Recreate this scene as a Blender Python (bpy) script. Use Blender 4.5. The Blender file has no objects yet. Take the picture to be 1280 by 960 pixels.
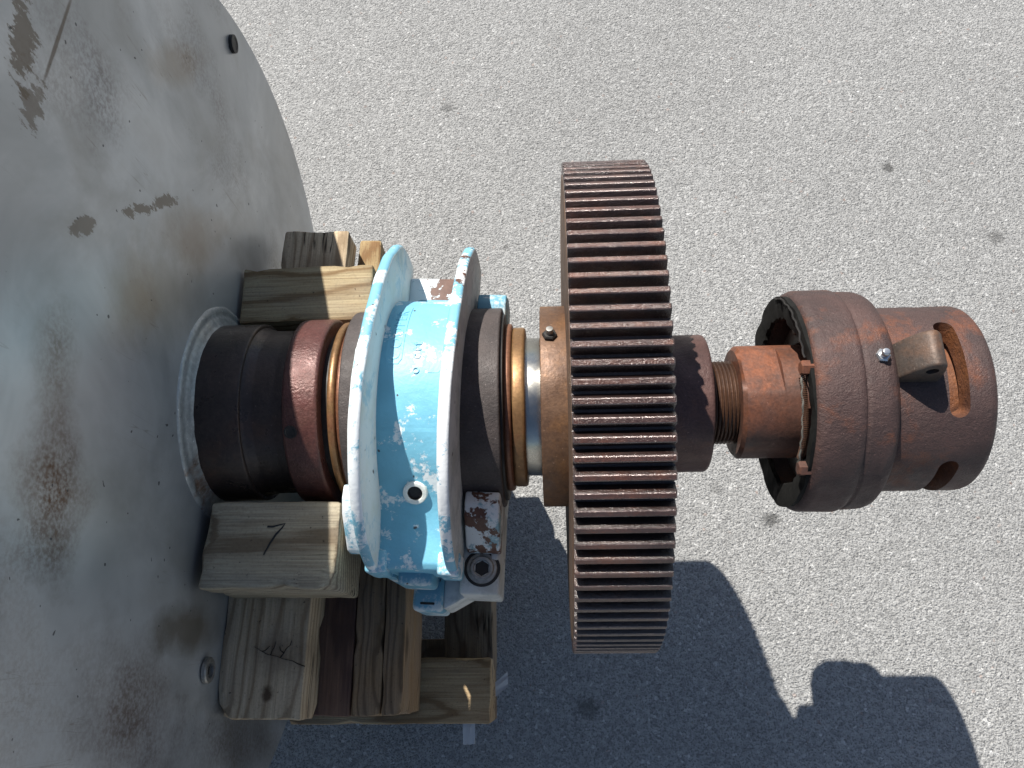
import bpy, bmesh, math, random
from mathutils import Matrix, Vector, Euler, noise as mnoise
PI = math.pi
R = math.radians
random.seed(7)
S = bpy.context.scene
C = S.collection

# ------------------------------------------------------------------ camera, sky, sun, exposure
cam_d = bpy.data.cameras.new('camera')
cam_d.sensor_width = 36.0
cam_d.lens = 1039.2354 / 1280 * 36
cam_d.clip_start = 0.01
cam_d.clip_end = 500
cam = bpy.data.objects.new('camera', cam_d)
cam.location = (0, -0.3234, 1.0099)
cam.rotation_euler = (0.3370, 0.0517, -0.0054)
C.objects.link(cam)
S.camera = cam

SUN_EL, SUN_AZ = R(53.8), R(-62.1)              # the light travels towards azimuth SUN_AZ
world = bpy.data.worlds.new('World')
S.world = world
world.use_nodes = True
wn = world.node_tree
sky = wn.nodes.new('ShaderNodeTexSky')
sky.sky_type = 'NISHITA'
sky.sun_disc = False
sky.sun_elevation = SUN_EL
sky.sun_rotation = R(-27.9)
bg = wn.nodes['Background']
bg.inputs['Strength'].default_value = 0.056
wn.links.new(sky.outputs[0], bg.inputs['Color'])

sun_d = bpy.data.lights.new('sun', 'SUN')
sun_d.energy = 4.6
sun_d.angle = R(0.53)
sun_d.color = (1.0, 0.955, 0.88)
sun = bpy.data.objects.new('sun', sun_d)
sd = Vector((math.cos(SUN_AZ) * math.cos(SUN_EL), math.sin(SUN_AZ) * math.cos(SUN_EL), -math.sin(SUN_EL)))
sun.rotation_euler = sd.to_track_quat('-Z', 'Y').to_euler()
sun.location = (-2, 4, 5)
C.objects.link(sun)

S.view_settings.view_transform = 'Standard'
S.view_settings.look = 'None'
S.view_settings.gamma = 1
S.view_settings.use_curve_mapping = False
S.view_settings.exposure = 0.70

S.cycles.max_bounces = 6
S.cycles.diffuse_bounces = 3
S.cycles.glossy_bounces = 3
S.cycles.transmission_bounces = 2
S.cycles.transparent_max_bounces = 4

ZG = -0.715                                      # the ground; the shaft's axis is the X axis
XD = -0.424                                      # the drum's end plate

# ------------------------------------------------------------------ material helpers
class T:
    """small node-tree writer"""
    def __init__(s, name):
        s.m = bpy.data.materials.new(name)
        s.m.use_nodes = True
        s.t = s.m.node_tree
        s.b = s.t.nodes['Principled BSDF']
        s.co = s.n('ShaderNodeTexCoord').outputs['Object']
        s.wp = s.n('ShaderNodeNewGeometry').outputs['Position']
    def n(s, typ, props=None, **inp):
        nd = s.t.nodes.new(typ)
        for k, v in (props or {}).items():
            setattr(nd, k, v)
        for k, v in inp.items():
            s.set(nd.inputs[k.replace('_', ' ')], v)
        return nd
    def set(s, sock, v):
        if isinstance(v, bpy.types.NodeSocket):
            s.t.links.new(v, sock)
        elif sock.type == 'RGBA' and len(v) == 3:
            sock.default_value = (*v, 1)
        else:
            sock.default_value = v
    def map(s, vec, scale=(1, 1, 1), loc=(0, 0, 0), rot=(0, 0, 0)):
        return s.n('ShaderNodeMapping', None, Vector=vec, Scale=scale, Location=loc, Rotation=rot).outputs[0]
    def noise(s, scale, vec=None, detail=4, rough=.55, dist=0.0):
        return s.n('ShaderNodeTexNoise', None, Vector=vec or s.co, Scale=scale, Detail=detail, Roughness=rough, Distortion=dist).outputs[0]
    def vor(s, scale, vec=None, feature='F1', out='Distance', rnd=1.0):
        return s.n('ShaderNodeTexVoronoi', {'feature': feature}, Vector=vec or s.co, Scale=scale, Randomness=rnd).outputs[out]
    def ramp(s, fac, stops):
        nd = s.n('ShaderNodeValToRGB', None, Fac=fac)
        cr = nd.color_ramp
        while len(cr.elements) < len(stops):
            cr.elements.new(.5)
        for e, (p, c) in zip(cr.elements, stops):
            e.position = p
            e.color = (*c, 1) if not isinstance(c, (int, float)) else (c, c, c, 1)
        return nd.outputs[0]
    def thr(s, v, a, b, lo=0.0, hi=1.0):
        nd = s.n('ShaderNodeMapRange', {'clamp': True})
        for i, x in enumerate((v, a, b, lo, hi)):
            s.set(nd.inputs[i], x)
        return nd.outputs[0]
    def mix(s, f, a, b, mode='MIX'):
        return s.n('ShaderNodeMixRGB', {'blend_type': mode}, Fac=f, Color1=a, Color2=b).outputs[0]
    def math(s, op, a, b=0.0):
        nd = s.n('ShaderNodeMath', {'operation': op})
        s.set(nd.inputs[0], a); s.set(nd.inputs[1], b)
        return nd.outputs[0]
    def blob(s, vec, c, du, dv, edge, soft=.5, wob=.8):
        """mask of a stain: an ellipse about c with half axes du and dv (in the y, z plane), frayed by a noise"""
        det = du[0] * dv[1] - du[1] * dv[0]
        d = s.n('ShaderNodeVectorMath', {'operation': 'SUBTRACT'})
        s.set(d.inputs[0], vec); d.inputs[1].default_value = (0, c[0], c[1])
        ab = []
        for k in ((0, dv[1] / det, -dv[0] / det), (0, -du[1] / det, du[0] / det)):
            q = s.n('ShaderNodeVectorMath', {'operation': 'DOT_PRODUCT'})
            s.t.links.new(d.outputs[0], q.inputs[0]); q.inputs[1].default_value = k
            ab.append(s.math('POWER', s.math('ABSOLUTE', q.outputs['Value']), 2.0))
        r = s.math('SQRT', s.math('ADD', *ab))
        r = s.math('ADD', r, s.math('MULTIPLY', s.math('SUBTRACT', edge, .5), wob * 2))
        return s.thr(r, 1 - soft, 1 + soft, 1, 0)
    def bump(s, h, strength=.3, dist=.002, normal=None):
        nd = s.n('ShaderNodeBump', None, Strength=strength, Distance=dist, Height=h)
        if normal is not None:
            s.set(nd.inputs['Normal'], normal)
        return nd.outputs[0]
    def done(s, color=None, rough=None, metal=None, normal=None, **kw):
        for k, v in (('Base Color', color), ('Roughness', rough), ('Metallic', metal), ('Normal', normal)):
            if v is not None:
                s.set(s.b.inputs[k], v)
        for k, v in kw.items():
            s.set(s.b.inputs[k.replace('_', ' ')], v)
        return s.m

def asphalt():
    t = T('asphalt')
    v = t.wp
    cell = t.n('ShaderNodeTexVoronoi', {'feature': 'F1'}, Vector=v, Scale=185.0)
    sep = t.n('ShaderNodeSeparateColor', None, Color=cell.outputs['Color'])
    fine = t.noise(280, v, 2, .72)
    mid = t.noise(150, v, 2, .6)
    c = t.ramp(sep.outputs[0], [(0, (.29, .29, .286)), (.45, (.385, .385, .379)), (.96, (.445, .445, .438)), (1, (.62, .62, .61))])
    c = t.mix(t.thr(fine, .36, .49, .75, 0), c, (.13, .13, .13))
    c = t.mix(t.thr(sep.outputs[1], .996, .998, 0, .3), c, (.42, .26, .20))
    b1 = t.noise(1.6, v, 3, .62)
    big = t.thr(b1, .3, .72, .93, 1.05)
    c = t.mix(1, c, t.n('ShaderNodeCombineColor', None, Red=big, Green=big, Blue=big).outputs[0], 'MULTIPLY')
    yx = t.n('ShaderNodeSeparateXYZ', None, Vector=v)
    flat = t.n('ShaderNodeCombineXYZ', None, X=0.0, Y=yx.outputs[0], Z=yx.outputs[1]).outputs[0]
    for cx, cy, r, k in ((.443, -.025, .017, .75), (.805, .801, .014, .8), (-.242, 1.018, .016, .55), (1.016, .612, .017, .6), (.338, .043, .013, .35), (.057, -.383, .022, .6), (-.1, .62, .008, .5), (.71, .28, .007, .5)):
        c = t.mix(t.math('MULTIPLY', t.blob(flat, (cx, cy), (r, 0), (0, r * .8), mid, .45, 1.1), k), c, (.075, .074, .072))
    h = t.math('ADD', t.math('MULTIPLY', cell.outputs['Distance'], -.35), t.math('ADD', t.math('MULTIPLY', fine, 1.5), mid))
    return t.done(c, .86, 0, t.bump(h, 1.0, .0044), Specular_IOR_Level=.3)

def wood(name, axis, light, dark, seed, gloom=.3, spacing=.008, stain=(.20, .21, .22), warp_amt=.045, kn=1.0, knots=()):
    """rings round a pith that runs along the grain axis: long grain on the faces, rings on the sawn ends"""
    t = T(name)
    rnd = random.Random(seed)
    others = [i for i in range(3) if i != axis]
    sc = [1, 1, 1]; sc[axis] = .07
    lo = [0, 0, 0]
    lo[others[0]] = rnd.uniform(-.09, .09); lo[others[1]] = rnd.uniform(.05, .11)
    lo[axis] = rnd.uniform(-2, 2)
    v = t.map(t.co, sc, lo)
    warp = t.n('ShaderNodeTexNoise', None, Vector=t.map(t.co, [(.25 if i == axis else 1) for i in range(3)], lo), Scale=9.0, Detail=3.0).outputs['Color']
    v = t.mix(warp_amt, v, warp, 'LINEAR_LIGHT')
    wv = t.n('ShaderNodeTexWave', {'wave_type': 'RINGS', 'rings_direction': 'XYZ'[axis], 'wave_profile': 'SIN'}, Vector=v, Scale=.314 / spacing, Distortion=1.8, Detail=4.0, Detail_Scale=3.5, Detail_Roughness=.65).outputs['Fac']
    fs = [420, 420, 420]; fs[axis] = 9
    fib = t.noise(1, t.map(t.co, fs, lo), 4, .6)
    c = t.ramp(wv, [(0, light), (.50, tuple(l * .93 for l in light)), (.80, tuple(l * .6 + d * .4 for l, d in zip(light, dark))), (.97, dark), (1, dark)])
    c = t.mix(t.thr(fib, .38, .68, 0, .62), c, dark)
    gs_ = [130, 130, 130]; gs_[axis] = 2.5
    c = t.mix(t.thr(t.noise(1, t.map(t.co, gs_, (lo[1] * 5, lo[2], lo[0] * 5)), 3, .6), .52, .68, 0, .3), c, tuple(d * .8 for d in dark))
    c = t.mix(t.thr(t.noise(330, t.co, 2, .6), .5, .75, 0, .25), c, (.06, .05, .04))
    big = t.noise(14, t.map(t.co, [(.35 if i == axis else 1) for i in range(3)], lo), 4, .6)
    c = t.mix(t.thr(big, .48, .72, 0, gloom), c, stain)
    c = t.mix(t.thr(t.noise(6, t.map(t.co, (1, 1, 1), lo), 3), .55, .75, 0, .35), c, (.23, .12, .06))
    # knots
    ks = [1, 1, 1]; ks[axis] = .55
    kd = t.vor(11, t.map(t.co, ks, (lo[1] * 9, lo[0] * 9, lo[2] * 9)), 'F1')
    c = t.mix(t.thr(kd, .10 * kn, .20 * kn, .85, 0), c, (.05, .032, .02))
    if knots:
        q = t.n('ShaderNodeSeparateXYZ', None, Vector=t.co)
        flat = t.n('ShaderNodeCombineXYZ', None, X=0.0, Y=q.outputs[0], Z=q.outputs[1]).outputs[0]
        fr_ = t.noise(70, t.co, 4, .65)
        for kx, ky, ra, rb, k, soft_ in knots:
            c = t.mix(t.math('MULTIPLY', t.blob(flat, (kx, ky), (ra, 0), (0, rb), fr_, soft_, .9), k), c, (.085, .055, .035))
    # drying cracks
    cs = [42, 42, 42]; cs[axis] = 2.2
    cr = t.noise(1, t.map(t.co, cs, (lo[2], lo[1] * 7, lo[0] * 7)), 3, .5)
    crack = t.thr(t.math('ABSOLUTE', t.math('SUBTRACT', cr, .5)), .004, .014)
    gate = t.thr(t.noise(9, t.co, 2), .57, .64)
    crack = t.math('MAXIMUM', crack, t.math('SUBTRACT', 1.0, gate))
    c = t.mix(crack, (.025, .018, .012), c)
    spk = t.thr(t.noise(160, t.co, 2), .70, .76)
    c = t.mix(t.math('MULTIPLY', spk, .7), c, (.05, .035, .025))
    h = t.math('ADD', t.math('MULTIPLY', fib, 1.0), t.math('ADD', t.math('MULTIPLY', wv, .35), t.math('MULTIPLY', crack, 1.2)))
    return t.done(c, .82, 0, t.bump(h, .8, .0014), Specular_IOR_Level=.25)

def rust(name, dark, mid, hot, hotlo=.5, hothi=.7, rough=.55, metal=.15, bs=260, bd=.0012, bst=.5, coat=0.0, pos=False, cr=.22):
    t = T(name)
    co = t.wp if pos else t.co
    a = t.noise(16, co, 6, .65)
    c = t.mix(t.thr(a, .35, .65), dark, mid)
    hotm = t.math('MULTIPLY', t.thr(t.noise(9, t.map(co, (1, 1, 1), (3, 1, 7)), 6, .7, .3), hotlo, hothi), t.thr(t.noise(70, co, 4, .7), .3, .6, .35, 1))
    c = t.mix(hotm, c, hot)
    fine = t.noise(bs, co, 4, .65)
    f2 = t.thr(fine, .25, .75, .7, 1.25)
    c = t.mix(1, c, t.n('ShaderNodeCombineColor', None, Red=f2, Green=f2, Blue=f2).outputs[0], 'MULTIPLY')
    c = t.mix(t.thr(t.noise(340, co, 2), .70, .74, 0, .6), c, tuple(min(1, x * 2.2 + .04) for x in mid))
    h = t.math('ADD', fine, t.math('MULTIPLY', t.noise(bs * .3, co, 3), .9))
    r = t.thr(t.noise(40, co, 4), .3, .7, rough - .12, rough + .14)
    nb = t.bump(h, bst, bd)
    return t.done(c, r, metal, nb, Coat_Weight=coat, Coat_Roughness=cr, Coat_Normal=nb)

def paint(name, blue, pale, palelo, palehi, chiplo, seed=0, rough=.48, yellow=0.0, paled=0.0):
    """blue enamel, rubbed through to a pale undercoat and chipped to brown iron"""
    t = T(name)
    co = t.map(t.co, (1, 1, 1), (seed * 1.7, seed * .9, seed * 2.3))
    edge = t.noise(26, co, 7, .72, .25)
    c = t.mix(t.thr(t.noise(30, co, 3), .3, .7), blue, tuple(b * .86 for b in blue))
    if paled:      # the pale colour spreads further over a band on the near side
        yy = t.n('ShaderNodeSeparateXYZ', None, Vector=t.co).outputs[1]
        edge = t.math('ADD', edge, t.math('MULTIPLY', t.thr(yy, .04, -.05, 0, 1), t.thr(yy, -.20, -.15, 0, paled)))
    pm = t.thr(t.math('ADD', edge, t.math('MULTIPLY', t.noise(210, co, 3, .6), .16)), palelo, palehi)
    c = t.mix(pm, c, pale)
    if yellow:
        c = t.mix(t.thr(t.noise(22, co, 4), .5, .7, 0, yellow), c, (.46, .44, .30))
    chip = t.thr(t.math('ADD', t.noise(17, t.map(co, (1, 1, 1), (5, 5, 5)), 8, .68, .3), t.math('MULTIPLY', t.noise(190, co, 2), .06)), chiplo, chiplo + .012)
    c = t.mix(chip, c, t.mix(t.noise(120, co), (.06, .025, .018), (.16, .075, .05)))
    dots = t.thr(t.noise(75, t.map(co, (1, 1, 1), (1, 8, 2)), 1.5), .735, .75)
    c = t.mix(t.math('MULTIPLY', dots, .9), c, (.045, .035, .035))
    h = t.math('ADD', t.math('MULTIPLY', chip, -2.0), t.math('ADD', t.math('MULTIPLY', pm, -.5), t.math('MULTIPLY', t.noise(150, co, 3), 1.1)))
    return t.done(c, t.thr(pm, 0, 1, rough, .6), 0, t.bump(h, .45, .001))

def plain(name, col, rough=.5, metal=0.0, var=.25, scale=60, bst=.25, bs=200):
    t = T(name)
    f = t.thr(t.noise(scale, t.co, 5, .65), .3, .7, 1 - var, 1 + var)
    c = t.mix(1, (*col,), t.n('ShaderNodeCombineColor', None, Red=f, Green=f, Blue=f).outputs[0], 'MULTIPLY')
    return t.done(c, t.thr(t.noise(scale * .7, t.co, 4), .3, .7, max(.05, rough - .1), min(1, rough + .12)), metal, t.bump(t.noise(bs, t.co, 3), bst, .0006))

def disc_metal():
    t = T('weathered_plate')
    co = t.map(t.co, (1, 1, 1), (-1.2, 0, -.549))
    cloud = t.noise(4.2, co, 5, .6, .6)
    c = t.ramp(cloud, [(.28, (.33, .34, .34)), (.45, (.42, .435, .44)), (.58, (.52, .535, .54)), (.74, (.44, .445, .44))])
    patch = t.noise(6.5, t.map(co, (1, 1, .8), (2.3, .7, 4.1)), 5, .6, .4)
    c = t.mix(t.thr(patch, .52, .72, 0, .42), c, (.22, .205, .175))
    grain = t.noise(240, co, 3, .6)
    soft = t.noise(14, co, 5, .65)
    frayed = t.noise(85, t.map(co, (1, 1, .4)), 6, .78)
    bloom = t.noise(3.6, t.map(co, (1, 1.5, 1), (7.3, 1.2, 3.2)), 4, .6)
    bm = t.math('MULTIPLY', t.thr(bloom, .54, .72), t.thr(grain, .38, .62))
    # rust blooms and stains where they lie on the plate
    for cc, du, dv, k, col in (((-.177, .332), (.008, -.035), (-.050, -.015), 1.0, (.11, .055, .028)), ((-.363, .143), (-.003, -.075), (-.055, -.017), .8, (.12, .065, .035)),
                               ((-.408, -.178), (-.01, -.15), (-.04, -.012), .8, (.13, .10, .07)), ((-.058, .363), (.008, -.02), (-.035, -.01), .6, (.15, .10, .06))):
        m = t.math('MULTIPLY', t.blob(co, cc, du, dv, soft, .8, 1.3), t.thr(grain, .30, .62, .35, 1))
        c = t.mix(t.math('MULTIPLY', m, k), c, col)
    for cc, du, dv, k, col in (((-.274, .034), (.003, -.070), (-.021, -.007), .75, (.16, .135, .095)), ((.171, .147), (.040, -.07), (-.03, -.009), .55, (.25, .19, .13)),
                               ((.355, .235), (.045, -.05), (-.022, -.006), .5, (.26, .21, .15)), ((.041, .257), (.018, -.038), (-.036, -.011), .45, (.24, .20, .14)), ((.09, .20), (.03, -.05), (-.05, -.02), .4, (.22, .20, .165))):
        c = t.mix(t.math('MULTIPLY', t.blob(co, cc, du, dv, soft, .55, 1.2), k), c, col)
    # scraped flakes and a long gouge
    for cc, du, dv, k in (((.171, .48), (.010, -.012), (-.034, -.010), .8), ((.136, .274), (.017, -.024), (-.005, -.003), .8), ((.177, .224), (.018, -.026), (-.005, -.003), .8), ((.069, .357), (.010, -.015), (-.008, -.003), .7), ((.130, .455), (.01, -.012), (-.02, -.006), .7)):
        m = t.blob(co, cc, du, dv, frayed, .10, 2.6)
        c = t.mix(t.math('MULTIPLY', m, k), c, (.13, .105, .075))
    m = t.blob(co, (.211, .44), (.0022, -.0026), (-.052, .006), soft, .3, .7)
    c = t.mix(t.math('MULTIPLY', m, .8), c, (.11, .085, .06))
    c = t.mix(t.math('MULTIPLY', bm, .4), c, (.15, .085, .05))
    for rot, gate, sc in ((.55, .58, 44), (-.35, .60, 60), (1.2, .62, 50)):
        q = t.noise(1, t.map(co, (1, sc, 2.4), (0, 2, 0), (rot, 0, 0)), 2)
        m = t.math('MULTIPLY', t.thr(t.math('ABSOLUTE', t.math('SUBTRACT', q, .5)), .0, .005, 1, 0), t.thr(t.noise(5, t.map(co, (1, 1, 1), (rot * 9, 1, 3)), 2), gate, gate + .08))
        c = t.mix(t.math('MULTIPLY', m, .45), c, (.16, .125, .085))
    dots = t.thr(t.noise(110, t.map(co, (1, 1, 1), (4, 4, 4)), 1), .765, .78)
    c = t.mix(t.math('MULTIPLY', dots, .8), c, (.03, .03, .035))
    rough = t.math('ADD', t.thr(t.noise(7, co, 4, .6), .3, .7, .30, .46), t.math('MULTIPLY', bm, .2))
    return t.done(c, rough, .52, t.bump(t.math('ADD', t.noise(30, co, 4), t.math('MULTIPLY', bm, .6)), .14, .001))

M = {}
M['asphalt'] = asphalt()
M['disc'] = disc_metal()
M['gear'] = rust('greasy_rusted_steel', (.017, .010, .009), (.038, .020, .017), (.085, .034, .021), .50, .68, .42, .15, 480, .0010, 1.0, .8, pos=True, cr=.17)
M['gear_land'] = rust('worn_tooth_tip', (.040, .020, .016), (.080, .041, .034), (.14, .050, .027), .44, .62, .42, .2, 480, .0010, 1.0, .75, pos=True, cr=.16)
M['gear_edge'] = rust('worn_tooth_arris', (.09, .060, .053), (.17, .125, .115), (.15, .065, .04), .52, .7, .30, .45, 480, .0007, 1.0, 1.0, pos=True, cr=.15)
M['gear_face'] = rust('brown_rusted_face', (.07, .045, .032), (.13, .085, .06), (.18, .09, .045), .45, .65, .6, .1, 240, .001, .4)
M['shaft_dark'] = rust('dark_oiled_shaft', (.036, .026, .023), (.062, .044, .038), (.085, .045, .032), .52, .72, .36, .35, 200, .0009, .4)
M['collar_red'] = rust('red_oxide_ring', (.070, .028, .024), (.125, .046, .040), (.12, .055, .042), .46, .66, .38, .25, 300, .0012, .55)
M['black_ring'] = rust('cast_dark_ring', (.050, .042, .041), (.082, .066, .063), (.10, .06, .045), .6, .75, .62, .1, 420, .0012, .6)
M['hub'] = rust('hub_rust', (.07, .035, .03), (.125, .065, .055), (.17, .07, .04), .5, .7, .5, .2, 320, .0012, .5)
M['collar'] = rust('collar_rust', (.10, .055, .035), (.17, .095, .055), (.25, .12, .045), .44, .62, .45, .35, 260, .0009, .4)
M['coupling'] = rust('coupling_cast_rust', (.052, .033, .031), (.090, .051, .045), (.22, .070, .028), .53, .70, .54, .15, 560, .0016, .75)
M['coupling_hot'] = rust('coupling_orange_rust', (.09, .042, .03), (.16, .066, .036), (.27, .10, .035), .46, .66, .6, .1, 300, .002, .7)
M['neck'] = rust('neck_rust', (.065, .042, .036), (.125, .057, .040), (.22, .078, .038), .46, .64, .5, .2, 260, .0008, .4)
M['thread'] = rust('thread_rust', (.05, .028, .02), (.10, .05, .03), (.20, .08, .03), .5, .7, .45, .35, 300, .0008, .4)
M['ear'] = rust('ear_grey_rust', (.055, .045, .040), (.095, .073, .060), (.15, .075, .04), .50, .68, .55, .2, 300, .001, .45)
M['bronze'] = rust('bronze_ring', (.20, .11, .05), (.30, .175, .075), (.24, .10, .05), .5, .7, .42, .5, 260, .0006, .3)
M['copper'] = rust('copper_ring', (.17, .075, .045), (.24, .11, .06), (.20, .08, .04), .5, .7, .42, .4, 260, .0006, .3)
M['steel'] = plain('bright_shaft', (.45, .44, .40), .26, 1.0, .12, 40, .08, 300)
M['zinc'] = plain('zinc', (.62, .63, .64), .3, .9, .12, 120, .15)
M['dull_steel'] = plain('dull_bolt', (.30, .29, .27), .42, .7, .3, 150, .3)
M['black'] = plain('grimy_black', (.018, .016, .015), .55, .1, .4, 90, .4)
M['rubber'] = plain('torn_rubber', (.010, .010, .0095), .85, 0, .5, 70, .8, 130)
M['rubber'].node_tree.nodes['Principled BSDF'].inputs['Specular IOR Level'].default_value = .2
M['greyrub'] = plain('greasy_grey', (.13, .125, .11), .5, .1, .5, 60, .6, 120)
M['weld'] = rust('weld_scaled', (.33, .34, .335), (.46, .47, .465), (.20, .12, .08), .58, .66, .42, .4, 150, .0014, .45)
BL = (.185, .49, .65)
M['paint'] = paint('blue_paint_barrel', BL, (.74, .80, .82), .64, .69, .735, 3)
M['paint_edge'] = paint('blue_paint_rim', (.20, .47, .61), (.78, .82, .84), .585, .67, .70, 1, paled=.13)
M['paint_edge2'] = paint('worn_paint_rim', (.20, .48, .63), (.78, .80, .81), .585, .63, .655, 5, paled=.10)
M['paint_inner'] = paint('pale_undercoat', (.36, .53, .60), (.66, .69, .67), .42, .56, .80, 2, .5, .35)
M['paint_low'] = paint('blue_paint_base', (.15, .37, .49), (.52, .60, .62), .58, .66, .68, 4)
M['paint_chip'] = paint('badly_chipped_paint', (.22, .40, .47), (.66, .70, .72), .47, .55, .56, 6)
M['paint_grey'] = paint('grey_primer', (.50, .52, .51), (.62, .63, .61), .5, .6, .72, 8, .55, .3)
M['ink'] = plain('marker_ink', (.012, .013, .014), .6, 0, .2)
M['crackink'] = plain('crack_dark', (.03, .021, .014), .9, 0, .2)
def film():
    t = T('clear_film')
    return t.done((.55, .57, .60), .35, 0, t.bump(t.noise(60), .4, .002), Alpha=.72)
M['film'] = film()

# ------------------------------------------------------------------ mesh helpers
def thing(name, label, cat, loc=(0, 0, 0), rotz=0.0, group=None):
    o = bpy.data.objects.new(name, None)
    o.empty_display_size = .05
    o.location = loc
    o.rotation_euler = (0, 0, rotz)
    C.objects.link(o)
    o['label'] = label; o['category'] = cat
    if group: o['group'] = group
    return o
def mw(o):
    m = Matrix.Translation(o.location) @ o.rotation_euler.to_matrix().to_4x4()
    return mw(o.parent) @ m if o.parent else m
def obj(name, bm, m, parent=None, local=False, smooth=35, label=None):
    """one bmesh -> one object; geometry is given in world space unless local"""
    me = bpy.data.meshes.new(name)
    bmesh.ops.recalc_face_normals(bm, faces=bm.faces[:])
    if parent is not None and not local:
        bmesh.ops.transform(bm, matrix=mw(parent).inverted(), verts=bm.verts[:])
    bm.to_mesh(me); bm.free()
    if smooth:
        for p in me.polygons: p.use_smooth = True
        me.set_sharp_from_angle(angle=R(smooth))
    for x in (m if isinstance(m, (list, tuple)) else [m]):
        me.materials.append(M[x])
    o = bpy.data.objects.new(name, me)
    C.objects.link(o)
    if parent is not None: o.parent = parent
    if label: o['label'] = label
    return o
def rounded(prof, r=.003, seg=3):
    """round every corner of an open (x, R) profile"""
    out = [prof[0]]
    for i in range(1, len(prof) - 1):
        p = Vector(prof[i][:2]); a = Vector(prof[i - 1][:2]) - p; b = Vector(prof[i + 1][:2]) - p
        rr = prof[i][2] if len(prof[i]) > 2 else r
        if rr <= 0 or a.length < 1e-6 or b.length < 1e-6:
            out.append(tuple(p)); continue
        d = min(rr, a.length * .45, b.length * .45)
        pa = p + a.normalized() * d; pb = p + b.normalized() * d
        for k in range(seg + 1):
            u = k / seg
            q = pa * (1 - u) ** 2 + p * 2 * u * (1 - u) + pb * u * u
            out.append((q.x, q.y))
    out.append(prof[-1])
    return [(q[0], q[1]) for q in out]
def lathe(prof, n=128, bm=None, ang=None):
    """revolve an (x, R) profile round the X axis"""
    bm = bm or bmesh.new()
    rings = []
    for x, r in prof:
        if r < 1e-6:
            rings.append([bm.verts.new((x, 0, 0))])
        else:
            rings.append([bm.verts.new((x, r * math.cos(2 * PI * k / n), r * math.sin(2 * PI * k / n))) for k in range(n)])
    for a, b in zip(rings, rings[1:]):
        for k in range(n):
            k2 = (k + 1) % n
            if len(a) == 1 and len(b) == 1: continue
            if len(a) == 1: bm.faces.new((a[0], b[k2], b[k]))
            elif len(b) == 1: bm.faces.new((a[k], a[k2], b[0]))
            else: bm.faces.new((a[k], a[k2], b[k2], b[k]))
    return bm
def solid_lathe(prof, r=.003, n=128, seg=3):
    """prof from left to right; closed with end discs"""
    p = [(prof[0][0], 0)] + list(prof) + [(prof[-1][0], 0)]
    return lathe(rounded(p, r, seg), n)
def ring_lathe(x0, x1, ri, ro, r=.002, n=128):
    p = [(x0, (ri + ro) / 2), (x0, ro), (x1, ro), (x1, ri), (x0, ri), (x0, (ri + ro) / 2)]
    bm = lathe(rounded(p, r), n)
    bmesh.ops.remove_doubles(bm, verts=bm.verts[:], dist=1e-6)
    return bm
def box(x0, x1, y0, y1, z0, z1, bev=.002, seg=2, bm=None):
    bm = bm or bmesh.new()
    b2 = bmesh.new()
    bmesh.ops.create_cube(b2, size=1)
    bmesh.ops.transform(b2, matrix=Matrix.Translation(((x0 + x1) / 2, (y0 + y1) / 2, (z0 + z1) / 2)) @ Matrix.Diagonal((x1 - x0, y1 - y0, z1 - z0, 1)), verts=b2.verts[:])
    if bev: bmesh.ops.bevel(b2, geom=b2.edges[:], offset=bev, segments=seg, affect='EDGES', profile=.5)
    me = bpy.data.meshes.new('tmp'); b2.to_mesh(me); b2.free(); bm.from_mesh(me); bpy.data.meshes.remove(me)
    return bm
def prism(pts, axis, a, b, bev=.002, seg=2):
    """polygon in the two other axes (in xyz order), pulled along axis from a to b"""
    bm = bmesh.new()
    def mk(u, v, w):
        return {0: (w, u, v), 1: (u, w, v), 2: (u, v, w)}[axis]
    va = [bm.verts.new(mk(u, v, a)) for u, v in pts]; vb = [bm.verts.new(mk(u, v, b)) for u, v in pts]
    n = len(pts)
    bm.faces.new(va); bm.faces.new(vb[::-1])
    for i in range(n):
        bm.faces.new((va[i], vb[i], vb[(i + 1) % n], va[(i + 1) % n]))
    bmesh.ops.recalc_face_normals(bm, faces=bm.faces[:])
    if bev:
        es = [e for e in bm.edges if len(e.link_faces) == 2 and e.calc_face_angle(0) > R(30)]
        bmesh.ops.bevel(bm, geom=es, offset=bev, segments=seg, affect='EDGES', profile=.5)
    return bm
def place(bm, loc, direction, roll=0.0):
    """a bmesh built along +X is turned so that +X points along direction"""
    q = Vector((1, 0, 0)).rotation_difference(Vector(direction).normalized())
    bmesh.ops.transform(bm, matrix=Matrix.Translation(loc) @ q.to_matrix().to_4x4() @ Matrix.Rotation(roll, 4, 'X'), verts=bm.verts[:])
    return bm
def polar(r, deg):
    return (r * math.cos(R(deg)), r * math.sin(R(deg)))
def tube(pts, rad, n=8):
    bm = bmesh.new(); rings = []
    pts = [Vector(p) for p in pts]
    for i, p in enumerate(pts):
        d = (pts[min(i + 1, len(pts) - 1)] - pts[max(i - 1, 0)]).normalized()
        s = d.cross(Vector((.31, .2, .93))).normalized(); u = d.cross(s)
        rr = rad[i] if isinstance(rad, (list, tuple)) else rad
        rings.append([bm.verts.new(p + s * rr * math.cos(2 * PI * k / n) + u * rr * math.sin(2 * PI * k / n)) for k in range(n)])
    for a, b in zip(rings, rings[1:]):
        for k in range(n): bm.faces.new((a[k], a[(k + 1) % n], b[(k + 1) % n], b[k]))
    bm.faces.new(rings[0][::-1]); bm.faces.new(rings[-1])
    return bm
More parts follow.
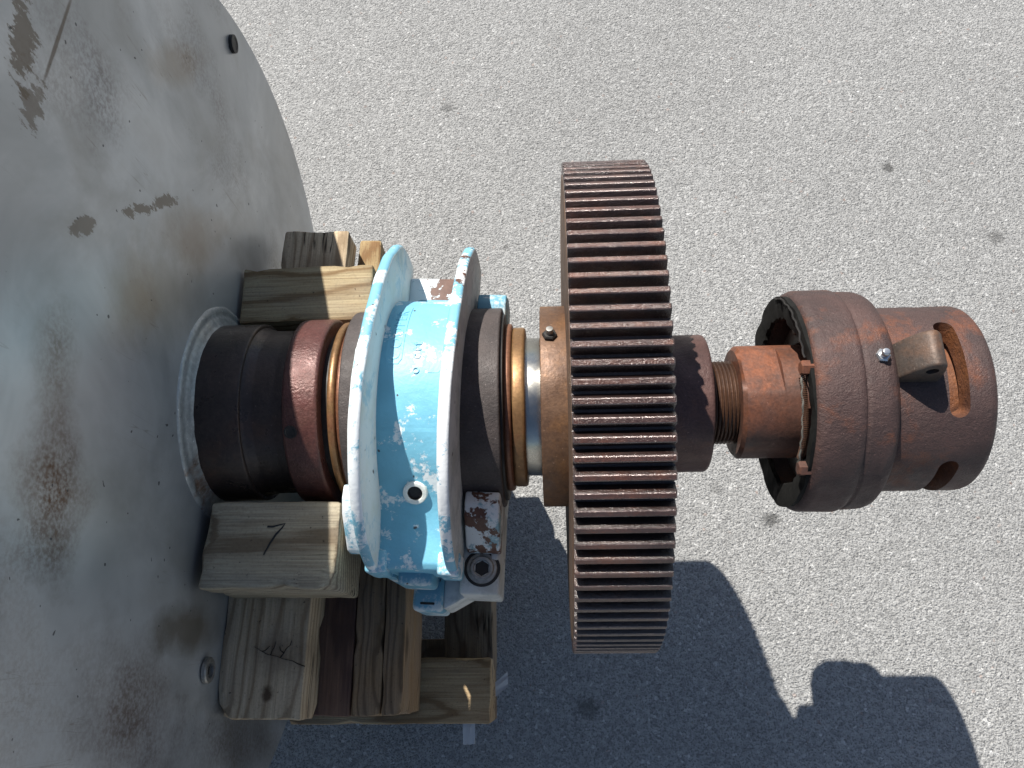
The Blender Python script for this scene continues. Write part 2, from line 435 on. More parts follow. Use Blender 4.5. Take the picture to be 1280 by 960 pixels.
def hexprof(n, r0, x0, x1, bore=0.0, depth=.004, chamfer=.0015):
    """hexagonal prism along X; with a bore (six-sided when bore > 0)"""
    bm = bmesh.new()
    def rng(x, r): return [bm.verts.new((x, r * math.cos(2 * PI * k / n), r * math.sin(2 * PI * k / n))) for k in range(n)]
    rs = [rng(x0, r0), rng(x1 - chamfer, r0), rng(x1, r0 - chamfer)]
    if bore: rs += [rng(x1, bore), rng(x1 - depth, bore)]
    for a, b in zip(rs, rs[1:]):
        for k in range(n): bm.faces.new((a[k], a[(k + 1) % n], b[(k + 1) % n], b[k]))
    bm.faces.new(rs[0]); bm.faces.new(rs[-1])
    return bm
def boolean(o, cutter, op='DIFFERENCE'):
    md = o.modifiers.new('b', 'BOOLEAN'); md.object = cutter; md.operation = op; md.solver = 'EXACT'
    bpy.context.view_layer.update()
    dg = bpy.context.evaluated_depsgraph_get()
    me = bpy.data.meshes.new_from_object(o.evaluated_get(dg))
    o.modifiers.clear(); o.data = me
    cm = cutter.data
    bpy.data.objects.remove(cutter); bpy.data.meshes.remove(cm)

# ------------------------------------------------------------------ the setting
bm = bmesh.new()
bmesh.ops.create_grid(bm, x_segments=8, y_segments=8, size=60)
bmesh.ops.translate(bm, vec=(0, 0, ZG), verts=bm.verts[:])
g = obj('ground', bm, 'asphalt', smooth=0)
g['kind'] = 'structure'

# ------------------------------------------------------------------ the drum and its shaft
drum = thing('steel_drum', 'large weathered grey steel drum end with dark stub shaft, cut off at the left', 'drum', (-1.2, 0, -.549))
bm = solid_lathe([(XD - .032, .549), (XD - .004, .549), (XD, .15)], .003, 256)
obj('end_plate', bm, 'disc', drum)
bm = solid_lathe([(-2.0, .532), (XD - .0325, .532)], .002, 192)
obj('shell', bm, 'disc', drum)
bm = lathe([(XD - .003, .139), (XD + .0008, .1375), (XD + .0026, .134), (XD + .0030, .130), (XD + .0022, .1275), (XD + .0040, .124), (XD + .0062, .1195), (XD + .0066, .1165), (XD + .0080, .1145), (XD + .0095, .111)], 192)
for v in bm.verts:
    k = mnoise.noise(v.co * 38) * .0008 + mnoise.noise(v.co * 120) * .0004
    v.co += Vector((k, v.co.y * k * 6, v.co.z * k * 6))
obj('weld_bead', bm, 'weld', drum, smooth=60)
obj('shaft_collar', solid_lathe([(XD - .01, .1131), (-.3628, .1131)], .0025), 'shaft_dark', drum)
obj('shaft_neck', lathe(rounded([(-.366, 0), (-.366, .1105), (-.3595, .1065), (-.350, .1045), (-.325, .1040), (-.31, .1060), (-.31, .0)], .002), 128), 'shaft_dark', drum)
ring = obj('shaft_ring', solid_lathe([(-.3116, .1174), (-.2695, .1174)], .0045), 'collar_red', drum, label='red brown ring on the dark shaft')
y, z = polar(.1176, 119.2)
obj('set_screw', place(lathe([(-.003, .0078), (.0012, .0076), (.0014, .0060), (.0006, .0052), (.0005, 0)], 24), (-.301, y, z), (0, y, z)), 'black', ring)
obj('shaft_core', solid_lathe([(-.271, .099), (-.031, .0874)], .001), 'black', drum)
obj('journal', solid_lathe([(-.040, .0874), (-.008, .0874)], .001), 'steel', drum, label='bright bare steel journal')
th = [(.185, .0524)]
x = .188
while x < .2265:
    th += [(x, .0524), (x + .0016, .0490), (x + .0026, .0490), (x + .0042, .0524)]
    x += .0046
th += [(.232, .0524)]
obj('threaded_end', lathe([(.185, 0)] + th + [(.232, 0)], 96), 'thread', drum, smooth=25)
# screws in the plate
y, z = polar(.5083, 12.3)
obj('plate_screw', place(lathe([(-.006, .0125), (.0012, .0122), (.0014, .0085), (.0008, .008), (.0007, 0)], 32), (XD, y, z), (1, 0, 0)), 'black', drum, label='grimy dark screw near the rim')
y, z = polar(.3172, -174.1)
sc = obj('plate_screw', place(lathe([(0, .0155), (.004, .0155), (.0055, .0140), (.0055, .0092), (.001, .0088)], 40), (XD, y, z), (1, 0, 0)), 'dull_steel', drum, label='bright socket screw head beside the timber')
obj('socket', place(hexprof(6, .0091, 0, .0014, 0), (XD, y, z), (1, 0, 0)), 'black', sc)

# ------------------------------------------------------------------ the gear wheel
XL, XR, RG, NT = .0185, .1137, .300, 106
gear = thing('gear_wheel', 'large greasy rust brown spur gear wheel on the shaft', 'gear', (.066, 0, -RG))
obj('rim', solid_lathe([(XL + .0012, .2866), (XR - .0012, .2866)], .001, 220), ['gear'], gear)
bm = ring_lathe(XL - .0004, XL + .004, .12, .2852, .0006, 220)
obj('web_face', bm, 'gear_face', gear)
col = obj('hub_collar', solid_lathe([(-.0123, .1266), (XL + .003, .1266)], .0016), 'collar', gear, label='orange brown hub collar on the side of the bearing')
y, z = polar(.1264, 67.7)
nut = obj('lock_nut', place(hexprof(6, .0088, -.001, .005), (-.0005, y, z), (0, y, z)), 'black', col)
obj('stud', place(lathe(rounded([(0, .0043), (.0125, .0043), (.0125, 0)], .0006), 20), (-.0005, y, z), (0, y, z)), 'dull_steel', nut)
obj('hub', solid_lathe([(XR - .003, .0863), (.1907, .0863)], .0045), 'hub', gear)
# one tooth, pulled along X; the copies turn round the axis
def tooth_bm():
    bm = bmesh.new()
    prof = [(-.0084, .2858), (-.0068, .2868), (-.0059, .2890), (-.0052, .2930), (-.0039, .2980), (-.0032, .2992), (-.0021, .2999), (.0021, .2999), (.0032, .2992), (.0039, .2980), (.0052, .2930), (.0059, .2890), (.0068, .2868), (.0084, .2858)]
    xs = [(XL, .0008), (XL + .0012, 0), (XR - .0012, 0), (XR, .0008)]
    rows = []
    for x, ins in xs:
        rows.append([bm.verts.new((x, -s * (1 - ins * 60), r - (ins if r > .29 else 0))) for s, r in prof])
    for a, b in zip(rows, rows[1:]):
        for k in range(len(prof) - 1):
            bm.faces.new((a[k], a[k + 1], b[k + 1], b[k]))
    bm.faces.new(rows[0][::-1]); bm.faces.new(rows[-1])
    return bm
bm = tooth_bm()
bmesh.ops.translate(bm, vec=(-.066, 0, 0), verts=bm.verts[:])
tooth = obj('tooth', bm, ['gear', 'gear_land', 'gear_edge'], gear, local=True, smooth=20)
for p in tooth.data.polygons:
    if p.center.z > .2994: p.material_index = 1 if p.normal.z > .97 else 2
for k in range(NT):
    o = tooth if k == 0 else tooth.copy()
    if k:
        C.objects.link(o)
    o.parent = gear
    o.location = (0, 0, RG)
    o.rotation_euler = (R(110.5 - 90) + 2 * PI * k / NT, 0, 0)

# ------------------------------------------------------------------ the bearing housing (stands a little askew on the shaft)
HX = -.155
hs = thing('bearing_housing', 'chipped light blue cast bearing housing with two tall flanges round the shaft', 'bearing', (HX, 0, -.402), -.05)
HI = mw(hs)
def hobj(name, bm, m, parent=None, smooth=35, label=None):
    """geometry in the housing's own frame: x from its middle, z from the shaft"""
    bmesh.ops.translate(bm, vec=(0, 0, .402), verts=bm.verts[:])
    o = obj(name, bm, m, hs, local=True, smooth=smooth, label=label)
    if parent is not None:
        o.parent = parent
    return o
def flange(x0, x1, rad, zb, bev, bulge=0.0):
    tab = ((-3, .205), (20, .209), (35, .199), (50, .190), (65, .185), (80, .188), (90, .196), (100, .205), (115, .212), (130, .215), (150, .2155), (170, .215), (183, .214))
    pts = []
    for k in range(63):
        a = -3 + 3 * k
        for (a0, r0), (a1, r1) in zip(tab, tab[1:]):
            if a0 <= a <= a1:
                u = (a - a0) / (a1 - a0); u = u * u * (3 - 2 * u)
                pts.append(polar((r0 + (r1 - r0) * u) * rad, a))
                break
    return prism(pts, 0, x0, x1, bev, 3)
def two_tone(o, inner, xs):
    """second material slot on the faces that look along X"""
    o.data.materials.append(M[inner])
    for p in o.data.polygons:
        if xs(p.normal.x): p.material_index = 1
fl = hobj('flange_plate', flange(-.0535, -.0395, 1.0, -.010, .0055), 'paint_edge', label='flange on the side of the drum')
two_tone(fl, 'paint_inner', lambda nx: nx > .9)
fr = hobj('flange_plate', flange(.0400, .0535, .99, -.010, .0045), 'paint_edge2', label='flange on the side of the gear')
two_tone(fr, 'paint_grey', lambda nx: nx > .9)
bar = hobj('barrel', solid_lathe([(-.04, .1365), (.046, .1365)], .001, 160), 'paint')
# the skirts between the flanges, sweeping from the barrel out to a flat floor
def skirt(sg, z0):
    pts = [(.06, .02), (.06, .123), (.085, .108), (.104, .092), (.118, .077), (.132, .064), (.148, .053), (.165, .046), (.185, z0 + .002), (.200, z0), (.207, z0 - .006), (.209, .0), (.209, -.02), (.06, -.02)]
    return prism([(sg * a, b) for a, b in pts], 0, -.0405, .0415, .002, 2)
hobj('skirt', skirt(-1, .040), 'paint')
hobj('skirt', box(-.0405, .0415, .09, .182, -.05, .008, .004), 'paint_chip')
for xa, xb in ((-.0555, -.0300), (.0290, .0555)):
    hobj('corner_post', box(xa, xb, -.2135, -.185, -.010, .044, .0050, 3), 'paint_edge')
# grease hole in the near skirt
d = Vector((0, -.62, .80))
px = Vector((.0025, -.1255, .0755))
boss = hobj('grease_boss', place(lathe(rounded([(-.008, .0150), (.0014, .0138), (.0014, .0088), (-.004, .0082), (-.004, .0082)], .001), 40), px, d), 'paint_inner')
hobj('grease_hole', place(lathe([(.0002, .0084), (-.003, .0080), (-.0032, 0)], 32), px, d), 'black', boss)
# lower half: body, nose, stepped foot, bolt lugs
hobj('base_body', box(-.028, .050, -.190, .150, -.401, .010, .004), 'paint_low')
hobj('sun_blocker', box(-.0405, -.0275, -.2130, -.10, -.145, -.004, .003), 'paint_low')  # unseen box, added only to keep a spot of sun off the runner
hobj('lower_flange', prism([polar(.187, a) for a in range(184, 272, 6)] + [(0, -.012)], 0, .0865, .0955, .002), 'paint_grey')
hobj('nose', box(-.0215, .0205, -.2225, -.18, -.045, .012, .006, 3), 'paint_low')
hobj('nose_slot', box(-.002, .016, -.2395, -.2365, -.0545, -.0488, .001), 'black')
hobj('stepped_foot', box(-.012, .026, -.2475, -.18, -.140, -.050, .006, 3), 'paint_low')
hobj('rib', prism([(.0255, -.243), (.0300, -.243), (.066, -.221), (.076, -.216), (.076, -.17), (.0255, -.17)], 2, -.135, -.058, .003), 'paint_grey')
lug = hobj('bolt_foot', box(.050, .0985, -.2285, -.12, -.105, -.015, .004, 3), 'paint_grey')
bc = (.0760, -.1965, -.015)
bolt = hobj('socket_bolt', place(lathe(rounded([(-.004, .0190), (.0016, .0185), (.0016, .0145), (.0035, .0140), (.0035, .0098), (-.003, .0094)], .0008), 40), bc, (0, 0, 1)), 'dull_steel')
hobj('hex_socket', place(hexprof(6, .0100, -.004, .0008), bc, (0, 0, 1)), 'black', bolt)
hobj('dirt_ring', place(lathe([(-.002, .0225), (.0004, .0222), (.0004, .0185)], 32), bc, (0, 0, 1)), 'black', bolt)
hobj('clamp_lug', prism([(-.115, .048), (-.130, .054), (-.147, .048), (-.176, .006), (-.179, -.004), (-.179, -.022), (-.115, -.022)], 0, .0575, .0985, .003, 3), 'paint_chip', label='clamp lug with most of its paint peeled off')
hobj('clamp_lug', prism([(.10, .048), (.128, .052), (.142, .044), (.152, .01), (.152, -.03), (.10, -.03)], 0, .0575, .094, .003, 3), 'paint_low')
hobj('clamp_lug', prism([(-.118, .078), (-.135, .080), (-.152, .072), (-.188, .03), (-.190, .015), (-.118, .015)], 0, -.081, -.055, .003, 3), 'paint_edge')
hobj('clamp_lug', prism([(-.012, .128), (-.012, .140), (.030, .134), (.030, .115)], 0, -.070, -.0585, .002, 2), 'paint_inner')
# seal covers and seal rings run true with the shaft
def seal(name, x0, x1, ro, m, r=.003, label=None):
    obj(name, solid_lathe([(x0, ro), (x1, ro)], r), m, hs, label=label)
seal('seal_cover', -.2430, -.1950, .1255, 'black_ring')
seal('seal_cover', -.1250, -.0590, .1262, 'black_ring')
seal('seal_lip', -.0600, -.0555, .1180, 'black', .001)
seal('seal_ring', -.2600, -.2505, .1130, 'bronze', .004)
seal('seal_ring', -.2510, -.2420, .1095, 'copper', .004)
seal('seal_ring', -.0570, -.0470, .1060, 'copper', .004)
seal('seal_ring', -.0472, -.0310, .1010, 'bronze', .004)
# raised lettering on the barrel
def lettering(txt, size, adv, x_mid, deg0, m, name):
    cu = bpy.data.curves.new('t', 'FONT'); cu.body = txt; cu.size = size; cu.extrude = .0011; cu.resolution_u = 3; cu.space_character = adv
    to = bpy.data.objects.new('t', cu); C.objects.link(to)
    bpy.context.view_layer.update()
    me = bpy.data.meshes.new_from_object(to.evaluated_get(bpy.context.evaluated_depsgraph_get()))
    bpy.data.objects.remove(to); bpy.data.curves.remove(cu)
    bm = bmesh.new(); bm.from_mesh(me); bpy.data.meshes.remove(me)
    for v in bm.verts:
        s, h, e = v.co
        a = R(deg0) - s / .1365
        r = .1365 + e + .0004
        v.co = (x_mid - h, r * math.cos(a), r * math.sin(a))
    return hobj(name, bm, m, bar, smooth=20)
def panel(xa, xb, d0, d1, name, h=.0008):
    bm = bmesh.new(); n = 16; rows = []
    for k in range(n + 1):
        a = R(d0 + (d1 - d0) * k / n)
        ins = .004 * max(0, abs(2 * k / n - 1) - .9) * 10
        rows.append([bm.verts.new((xx, r * math.cos(a), r * math.sin(a))) for xx, r in ((xa + ins, .136), (xa + ins, .1365 + h), (xb - ins, .1365 + h), (xb - ins, .136))])
    for a, b in zip(rows, rows[1:]):
        for k in range(3): bm.faces.new((a[k], a[k + 1], b[k + 1], b[k]))
    bm.faces.new(rows[0]); bm.faces.new(rows[-1][::-1])
    return hobj(name, bm, 'paint', bar, smooth=30)
panel(-.0335, -.0145, 86, 42, 'name_panel')
lettering('COOPER', .0185, 1.18, -.0175, 84, 'paint', 'raised_letters')
lettering('o ett', .0170, 1.25, .0065, 91, 'paint', 'raised_letters')
panel(.0125, .0320, 90, 56, 'size_panel', .0005)

# ------------------------------------------------------------------ the coupling
cp = thing('shaft_coupling', 'rusty cylindrical coupling with slots and a torn rubber boot at the shaft end', 'coupling', (.39, 0, -.138))
# neck with milled flats
def neck():
    bm = bmesh.new(); n = 144; rows = []
    secs = [(.2265, .0, 0), (.2265, .055, 0), (.2265, .066, 0), (.2310, .0707, 1), (.2330, .0707, 1), (.2332, .0707, 1), (.2750, .0707, 1), (.2752, .0707, 0), (.3400, .0707, 0), (.3400, 0, 0)]
    for x, r, flat in secs:
        row = []
        for k in range(n):
            a = 2 * PI * k / n
            rr = r
            if flat and r > .06:
                best = 1e9
                for j in (0, 3):
                    da = (math.degrees(a) - (70 + 60 * j) + 180) % 360 - 180
                    if abs(da) < 75: best = min(best, (.0622) / math.cos(R(da)))
                rr = min(r, best)
            row.append(bm.verts.new((x, rr * math.cos(a), rr * math.sin(a))))
        rows.append(row)
    for a, b in zip(rows, rows[1:]):
        for k in range(n): bm.faces.new((a[k], a[(k + 1) % n], b[(k + 1) % n], b[k]))
    bmesh.ops.remove_doubles(bm, verts=bm.verts[:], dist=1e-5)
    return bm
obj('hub_nut', neck(), 'neck', cp, smooth=18, label='orange rusty nut with milled flats')
# cast body: hollow towards the nut
body = [(.336, .0), (.336, .112), (.298, .1145), (.2935, .118), (.2905, .1245), (.2900, .1290), (.2930, .1345), (.3000, .1378), (.3390, .1378), (.3440, .1362), (.3455, .1338, 0), (.3475, .1338), (.3500, .1352), (.3700, .1350), (.3790, .1315), (.3855, .1220), (.3880, .1148), (.3885, .100), (.3885, 0)]
bm = lathe(rounded(body, .003), 160)
for v in bm.verts:
    rr = math.hypot(v.co.y, v.co.z)
    if rr > .115 and v.co.x < .387:
        k = 1 + mnoise.noise(v.co * 45) * .006 + mnoise.noise(v.co * 14) * .006
        v.co.y *= k; v.co.z *= k
flg = obj('flange_body', bm, 'coupling', cp, smooth=40)
bm = lathe(rounded([(.386, .09), (.386, .1139), (.4985, .1139, .013), (.4985, .0880), (.386, .0880), (.386, .09)], .003, 5), 160)
bmesh.ops.remove_doubles(bm, verts=bm.verts[:], dist=1e-6)
slv = obj('sleeve', bm, 'coupling', cp, smooth=40)
obj('sleeve_core', solid_lathe([(.387, .0795), (.478, .0795)], .004), 'coupling_hot', cp)
def slot(c, half, x0, hw):
    bm = bmesh.new(); n = 28; rows = []
    endd = math.degrees(hw / .1139)
    for k in range(n + 1):
        u = -1 + 2 * k / n
        u = math.sin(u * PI / 2)
        a = c + u * half
        e = max(0, abs(u) * half - (half - endd)) / endd
        w = hw * math.sqrt(max(.02, 1 - e * e))
        ca, sa = math.cos(R(a)), math.sin(R(a))
        rows.append([bm.verts.new((x0 + s * w, r * ca, r * sa)) for s, r in ((-1, .0865), (-1, .125), (1, .125), (1, .0865))])
    for p, q in zip(rows, rows[1:]):
        for k in range(4): bm.faces.new((p[k], p[(k + 1) % 4], q[(k + 1) % 4], q[k]))
    bm.faces.new(rows[0]); bm.faces.new(rows[-1][::-1])
    return obj('cut', bm, 'coupling_hot', cp, smooth=0)
for c in (88, 178, 268, 358):
    boolean(slv, slot(c, 31, .4535, .0112))
slv.data.materials.clear(); slv.data.materials.append(M['coupling']); slv.data.materials.append(M['coupling_hot'])
for p in slv.data.polygons:
    c = p.center + Vector((.39, 0, -.138)); rr = math.hypot(c.y, c.z)
    p.use_smooth = True
    p.material_index = 1 if (rr < .1125 and c.x < .48) else 0
slv.data.set_sharp_from_angle(angle=R(35))
# lifting ear, pulled along the tangent
th0 = 87.5
bm = prism([(.380, .108), (.384, .123), (.393, .140), (.402, .152), (.411, .159), (.419, .159), (.4255, .151), (.429, .138), (.433, .108)], 1, -.0215, .0215, .0035, 3)
# in the builder z is the radius and y the tangent; turn so that z points along th0
bmesh.ops.transform(bm, matrix=Matrix.Rotation(R(th0 - 90), 4, 'X'), verts=bm.verts[:])
ear = obj('ear', bm, 'ear', cp, smooth=40, label='grey lifting ear with a drilled hole')
er = Vector((0, math.cos(R(th0)), math.sin(R(th0)))); et = Vector((0, -math.sin(R(th0)), math.cos(R(th0))))
cutc = Vector((.4125, 0, 0)) + er * .142 + et * .0215
cut = obj('cut', place(solid_lathe([(-.012, .0068), (.01, .0068)], 0, 32), cutc, et), 'black', cp)
boolean(ear, cut)
for p in ear.data.polygons: p.use_smooth = True
ear.data.set_sharp_from_angle(angle=R(40))
# zinc grease fitting
y, z = polar(.1335, 87)
fit = obj('grease_fitting', place(hexprof(6, .0083, -.002, .006), (.366, y, z), (0, y, z), .3), 'zinc', cp, label='small bright zinc grease fitting')
obj('nipple', place(lathe(rounded([(.004, .0045), (.013, .0045), (.0145, .0035), (.0145, 0)], .0008), 24), (.366, y, z), (0, y, z)), 'zinc', fit)
# torn boot lip, gripped between bolts
bm = bmesh.new(); n = 150; rows = []
for k in range(n):
    a = 2 * PI * k / n; deg = math.degrees(a)
    tear = mnoise.noise(Vector((math.cos(a) * 3.2, math.sin(a) * 3.2, 1.7))) * .007 + mnoise.noise(Vector((math.cos(a) * 14, math.sin(a) * 14, .3))) * .004
    near = max(0, math.cos(a - R(112)))
    ri = .1030 + tear + .010 * near
    xo = .2830 + .0035 * mnoise.noise(Vector((math.cos(a) * 5, math.sin(a) * 5, 4))) + .004 * near
    ca, sa = math.cos(a), math.sin(a)
    rows.append([bm.verts.new((x, r * ca, r * sa)) for x, r in ((xo + .012, .131), (xo + .001, .1315), (xo, .122), (xo + .003, ri), (xo + .008, ri - .001), (xo + .013, .118))])
for k in range(n):
    p, q = rows[k], rows[(k + 1) % n]
    for j in range(6): bm.faces.new((p[j], p[(j + 1) % 6], q[(j + 1) % 6], q[j]))
obj('rubber_boot', bm, 'rubber', cp, smooth=50, label='torn black rubber boot')
obj('inner_ring', ring_lathe(.310, .330, .072, .098, .004, 96), 'greyrub', cp)
for a in range(20, 380, 45):
    y, z = polar(.089, a)
    obj('inner_bolt', place(hexprof(6, .0065, -.001, .005), (.310, y, z), (-1, 0, 0)), 'greyrub', cp)
for a, zz in ((90.5, .124), (146, .124)):
    y, z = polar(zz, a)
    obj('rim_bolt', place(hexprof(6, .0088, -.004, .010), (.288, y, z), (-1, 0, .05), a), 'neck', cp)
pts = []
for k in range(460):
    u = k / 459; a = R(94 + 48 * u); ph = 2 * PI * 46 * u
    rr = .1150 + .0030 * math.cos(ph) + .003 * math.sin(PI * u); x = .2815 + .0030 * math.sin(ph) + .0015 * math.sin(3 * u)
    pts.append((x, rr * math.cos(a), rr * math.sin(a)))
obj('garter_spring', tube(pts, .0008, 5), 'thread', cp)
for rr, x0, a0, a1, rd in ((.1185, .2800, 92, 148, .0013), (.1120, .2820, 96, 150, .0010), (.1290, .2825, 20, 86, .0012)):
    obj('cord', tube([(x0 + .0008 * math.sin(k * 1.7), *polar(rr + .0009 * math.sin(k * .8 + rr * 900), a0 + (a1 - a0) * k / 30)) for k in range(31)], rd, 6), 'black' if rr > .12 else 'greyrub', cp)

# ------------------------------------------------------------------ timbers
def timber(name, label, x0, x1, y0, y1, z0, z1, m, yaw=0.0, bev=.003, rough=.0016, seed=0, group=None):
    """a sawn timber: rounded arrises, slightly uneven faces; the object's origin is its base"""
    bm = bmesh.new()
    L = (x1 - x0, y1 - y0, z1 - z0)
    box(-L[0] / 2, L[0] / 2, -L[1] / 2, L[1] / 2, 0, L[2], bev, 2, bm)
    for ax in range(3):
        nseg = max(3, int(L[ax] / .018))
        for k in range(1, nseg):
            c = -L[ax] / 2 + L[ax] * k / nseg if ax < 2 else L[2] * k / nseg
            co = [0, 0, 0]; co[ax] = c; no = [0, 0, 0]; no[ax] = 1
            bmesh.ops.bisect_plane(bm, geom=bm.verts[:] + bm.edges[:] + bm.faces[:], plane_co=co, plane_no=no)
    for v in bm.verts:
        q = v.co * 22 + Vector((seed * 3.1, seed * 1.3, seed))
        v.co += Vector((mnoise.noise(q), mnoise.noise(q + Vector((9, 0, 0))), mnoise.noise(q + Vector((0, 9, 0))) * .6)) * rough
        # crushed arrises and corners
        e = sum(1 for ax in range(3) if abs(abs(v.co[ax] - (L[2] / 2 if ax == 2 else 0)) - L[ax] / 2) < .006)
        if e >= 2:
            k = max(0, mnoise.noise(v.co * 31 + Vector((seed, seed * 2, 5))) - .12) * (.016 if e == 3 else .009)
            for ax in range(3):
                cc = L[2] / 2 if ax == 2 else 0
                if abs(abs(v.co[ax] - cc) - L[ax] / 2) < .008: v.co[ax] += -k if v.co[ax] > cc else k
    o = obj(name, bm, m, None, smooth=40)
    o.location = ((x0 + x1) / 2, (y0 + y1) / 2, z0)
    o.rotation_euler = (0, 0, R(yaw))
    o['label'] = label; o['category'] = 'timber'
    if group: o['group'] = group
    return o
TAN, TAND = (.40, .32, .20), (.20, .13, .065)
M['w1'] = wood('pine_chock_near', 0, (.45, .395, .285), (.19, .145, .095), 11, .25, .0100, warp_amt=.014, kn=.6)
M['w2'] = wood('pine_chock_far', 0, (.42, .34, .21), (.20, .13, .065), 23, .25, .013, warp_amt=.025, kn=.7)
M['w3'] = wood('grey_block', 1, (.60, .48, .33), (.32, .235, .15), 31, .25, .013, (.34, .34, .32), knots=((.010, -.091, .0065, .0085, .95, .4), (.026, -.043, .034, .020, .5, .7), (.012, .038, .03, .012, .35, .8)))
M['w4'] = wood('stained_block', 1, (.21, .125, .085), (.095, .055, .042), 44, .4, .012, (.07, .045, .05))
M['w5'] = wood('brown_block', 1, (.33, .225, .13), (.15, .095, .05), 52, .3, .007)
M['w6'] = wood('weathered_runner', 0, (.45, .35, .21), (.21, .14, .075), 61, .3, .016)
M['w7'] = wood('dark_sleeper', 1, (.24, .195, .14), (.11, .08, .055), 72, .5, .012)
M['w8'] = wood('bright_block', 1, (.43, .33, .18), (.22, .13, .06), 83, .15, .011)

near = timber('chock_block', 'pine block with a pen stroke numeral, wedged below the shaft beside the drum', -.414, -.2525, -.228, -.126, -.078, .045, 'w1', -.6, .004, .0022, 1)
timber('chock_block', 'sun and shade striped pine block on the far side of the shaft', -.4190, -.2380, .126, .2090, -.078, .002, 'w2', .4, .004, .002, 2)
ablk = timber('cross_block', 'grey knotty block with carved scratches under the numbered pine block', -.4255, -.3160, -.3740, -.13, -.152, -.0790, 'w3', -1.0, .003, .0018, 3)
timber('cross_block', 'dark red stained block lying between grey knotty and brown blocks', -.3600, -.2735, -.3725, -.13, -.300, -.1530, 'w4', -.3, .002, .0012, 4)
timber('cross_block', 'brown block between the red stained block and a narrow cracked strip', -.2720, -.2335, -.3730, -.13, -.300, -.1510, 'w5', 0, .002, .0012, 5)
timber('wood_strip', 'narrow cracked brown strip under the left edge of the blue housing', -.2325, -.2045, -.3725, -.13, -.300, -.1520, 'w5', 0, .003, .0018, 6)
timber('cross_block', 'half shaded block end with knot behind the shaft, beside the drum rim', -.4050, -.3050, .130, .3230, -.152, -.0980, 'w3', -1.0, .004, .002, 7)
timber('cross_block', 'small bright block end behind the blue flange, on the far side', -.3030, -.2660, .130, .3350, -.300, -.1530, 'w8', -1.0, .005, .003, 8)
timber('runner', 'long cracked runner at the bottom edge, under the four near block ends', -.405, -.1003, -.3907, -.2980, -.402, -.3100, 'w6', .2, .003, .0016, 9)
timber('runner', 'runner hidden under the near pine block', -.415, -.215, -.215, -.130, -.402, -.3020, 'w6', 0, .003, .0016, 10)
timber('runner', 'runner under the half shaded far block end', -.410, -.215, .135, .290, -.402, -.3020, 'w6', 0, .003, .0016, 11)
timber('sleeper', 'dark sleeper under the blue housing', -.1840, -.1042, -.3928, .170, -.502, -.4040, 'w7', 0, .003, .0016, 12)
timber('sleeper', 'dark sleeper below the runners beside the drum', -.410, -.300, -.375, .290, -.502, -.4040, 'w7', 0, .003, .0016, 13)
for j, (y0, y1) in enumerate(((-.360, -.262), (.17, .27))):
    for k, (z0, z1) in enumerate(((ZG, -.646), (-.644, -.575), (-.573, -.504))):
        timber('packing_timber', ('near' if j == 0 else 'far') + ' packing timber under the dark sleepers, ' + ('on the asphalt', 'middle of three', 'topmost of three')[k], -.405 + .01 * k, -.170 - .004 * k, y0 + .004 * k, y1, z0, z1, 'w7', 0, .003, .0016, 20 + k + 5 * j, 'packing timbers')
# pen strokes and scratches, laid on the timber as thin ink
def stroke(name, pts, w, z, m, parent):
    bm = bmesh.new(); rows = []
    pts = [Vector(p) for p in pts]
    for i, p in enumerate(pts):
        d = (pts[min(i + 1, len(pts) - 1)] - pts[max(i - 1, 0)]).normalized()
        s = Vector((-d.y, d.x)) * w * (.75 + .25 * math.sin(i * 1.3 + 1)) * (1 if name == 'pen_mark' else 1.15 - i / len(pts))
        rows.append([bm.verts.new((p.x + s.x, p.y + s.y, z)), bm.verts.new((p.x - s.x, p.y - s.y, z))])
    for a, b in zip(rows, rows[1:]): bm.faces.new((a[0], a[1], b[1], b[0]))
    r = bmesh.ops.extrude_face_region(bm, geom=bm.faces[:])
    bmesh.ops.translate(bm, vec=(0, 0, -.0016), verts=[v for v in r['geom'] if isinstance(v, bmesh.types.BMVert)])
    return obj(name, bm, m, parent, smooth=0)
stroke('pen_mark', [(-.3375, -.1560), (-.331, -.1563), (-.324, -.1545), (-.3165, -.1528), (-.3195, -.1575), (-.3265, -.1655), (-.3325, -.1755), (-.3365, -.1835), (-.3390, -.1890)], .0011, .0466, 'ink', near)
for pts in ([(-.317, -.311), (-.326, -.308), (-.333, -.3045), (-.345, -.302), (-.353, -.299), (-.366, -.2965), (-.373, -.293), (-.384, -.287)], [(-.349, -.300), (-.345, -.295), (-.3425, -.2895), (-.338, -.286), (-.336, -.280)], [(-.362, -.2975), (-.3605, -.292), (-.358, -.288), (-.3565, -.281)], [(-.373, -.293), (-.369, -.2915), (-.364, -.2865)], [(-.345, -.295), (-.350, -.2915), (-.351, -.287)]):
    stroke('scratch', pts, .0005, -.0780, 'crackink', ablk)

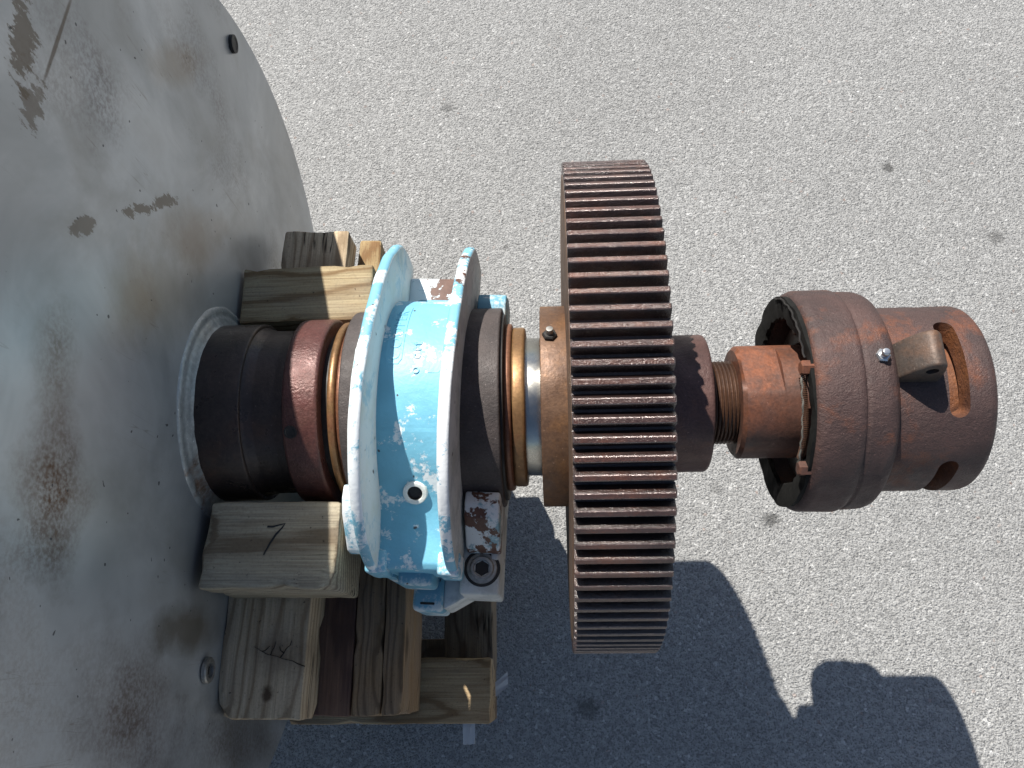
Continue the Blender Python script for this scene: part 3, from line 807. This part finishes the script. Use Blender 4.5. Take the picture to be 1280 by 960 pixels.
# ------------------------------------------------------------------ scraps of clear wrapping film
def strip(name, label, spine, across, thick=.0006):
    bm = bmesh.new(); rows = []
    for i, p in enumerate(spine):
        a = Vector(across[i] if isinstance(across, list) else across)
        rows.append([bm.verts.new(Vector(p) + a * u) for u in (-.5, -.3, -.1, .1, .3, .5)])
        for k, v in enumerate(rows[-1]): v.co.z += .0015 * math.sin(k * 2.1 + i)
    for p, q in zip(rows, rows[1:]):
        for k in range(5): bm.faces.new((p[k], p[k + 1], q[k + 1], q[k]))
    r = bmesh.ops.extrude_face_region(bm, geom=bm.faces[:])
    bmesh.ops.translate(bm, vec=(.0002, .0002, -thick), verts=[v for v in r['geom'] if isinstance(v, bmesh.types.BMVert)])
    o = obj(name, bm, 'film', None, smooth=30)
    o['label'] = label; o['category'] = 'film'; o['group'] = 'scraps of clear film caught in the timber stack'
    return o
strip('film_scrap', 'clear film scrap sticking out to the right of the timber corner', [(-.1070, -.349, -.4030), (-.0980, -.343, -.402), (-.0890, -.336, -.401), (-.0800, -.3290, -.400)], (.000, .022, .010))
strip('film_scrap', 'clear film scrap hanging below the bottom edge of the timbers', [(-.1420, -.388, -.4030), (-.1420, -.400, -.405), (-.1420, -.413, -.411), (-.1425, -.426, -.416)], (.019, .001, .000))

# ------------------------------------------------------------------ loose grit on the asphalt
bm = bmesh.new()
rg = random.Random(5)
for k in range(2600):
    x, y = rg.uniform(-1.4, 1.5), rg.uniform(-.65, 1.7)
    r = rg.uniform(.0008, .0022) * (1.7 if rg.random() < .06 else 1)
    a = rg.uniform(0, 6.28); vs = []
    for (i, j, q) in ((1, 0, 0), (0, 1, 0), (-1, 0, 0), (0, -1, 0), (0, 0, 1), (0, 0, -1)):
        f = r * rg.uniform(.7, 1.3)
        vs.append(bm.verts.new((x + f * (i * math.cos(a) - j * math.sin(a)), y + f * (i * math.sin(a) + j * math.cos(a)), ZG + .0006 + f * q * .7)))
    for i in range(4):
        bm.faces.new((vs[i], vs[(i + 1) % 4], vs[4])); bm.faces.new((vs[(i + 1) % 4], vs[i], vs[5]))
M['grit'] = plain('grit', (.36, .355, .34), .85, 0, .55, 9, .2)
o = obj('grit', bm, 'grit', None, smooth=0)
o['kind'] = 'stuff'; o['label'] = 'fine loose grit lying on the grey asphalt'; o['category'] = 'grit'
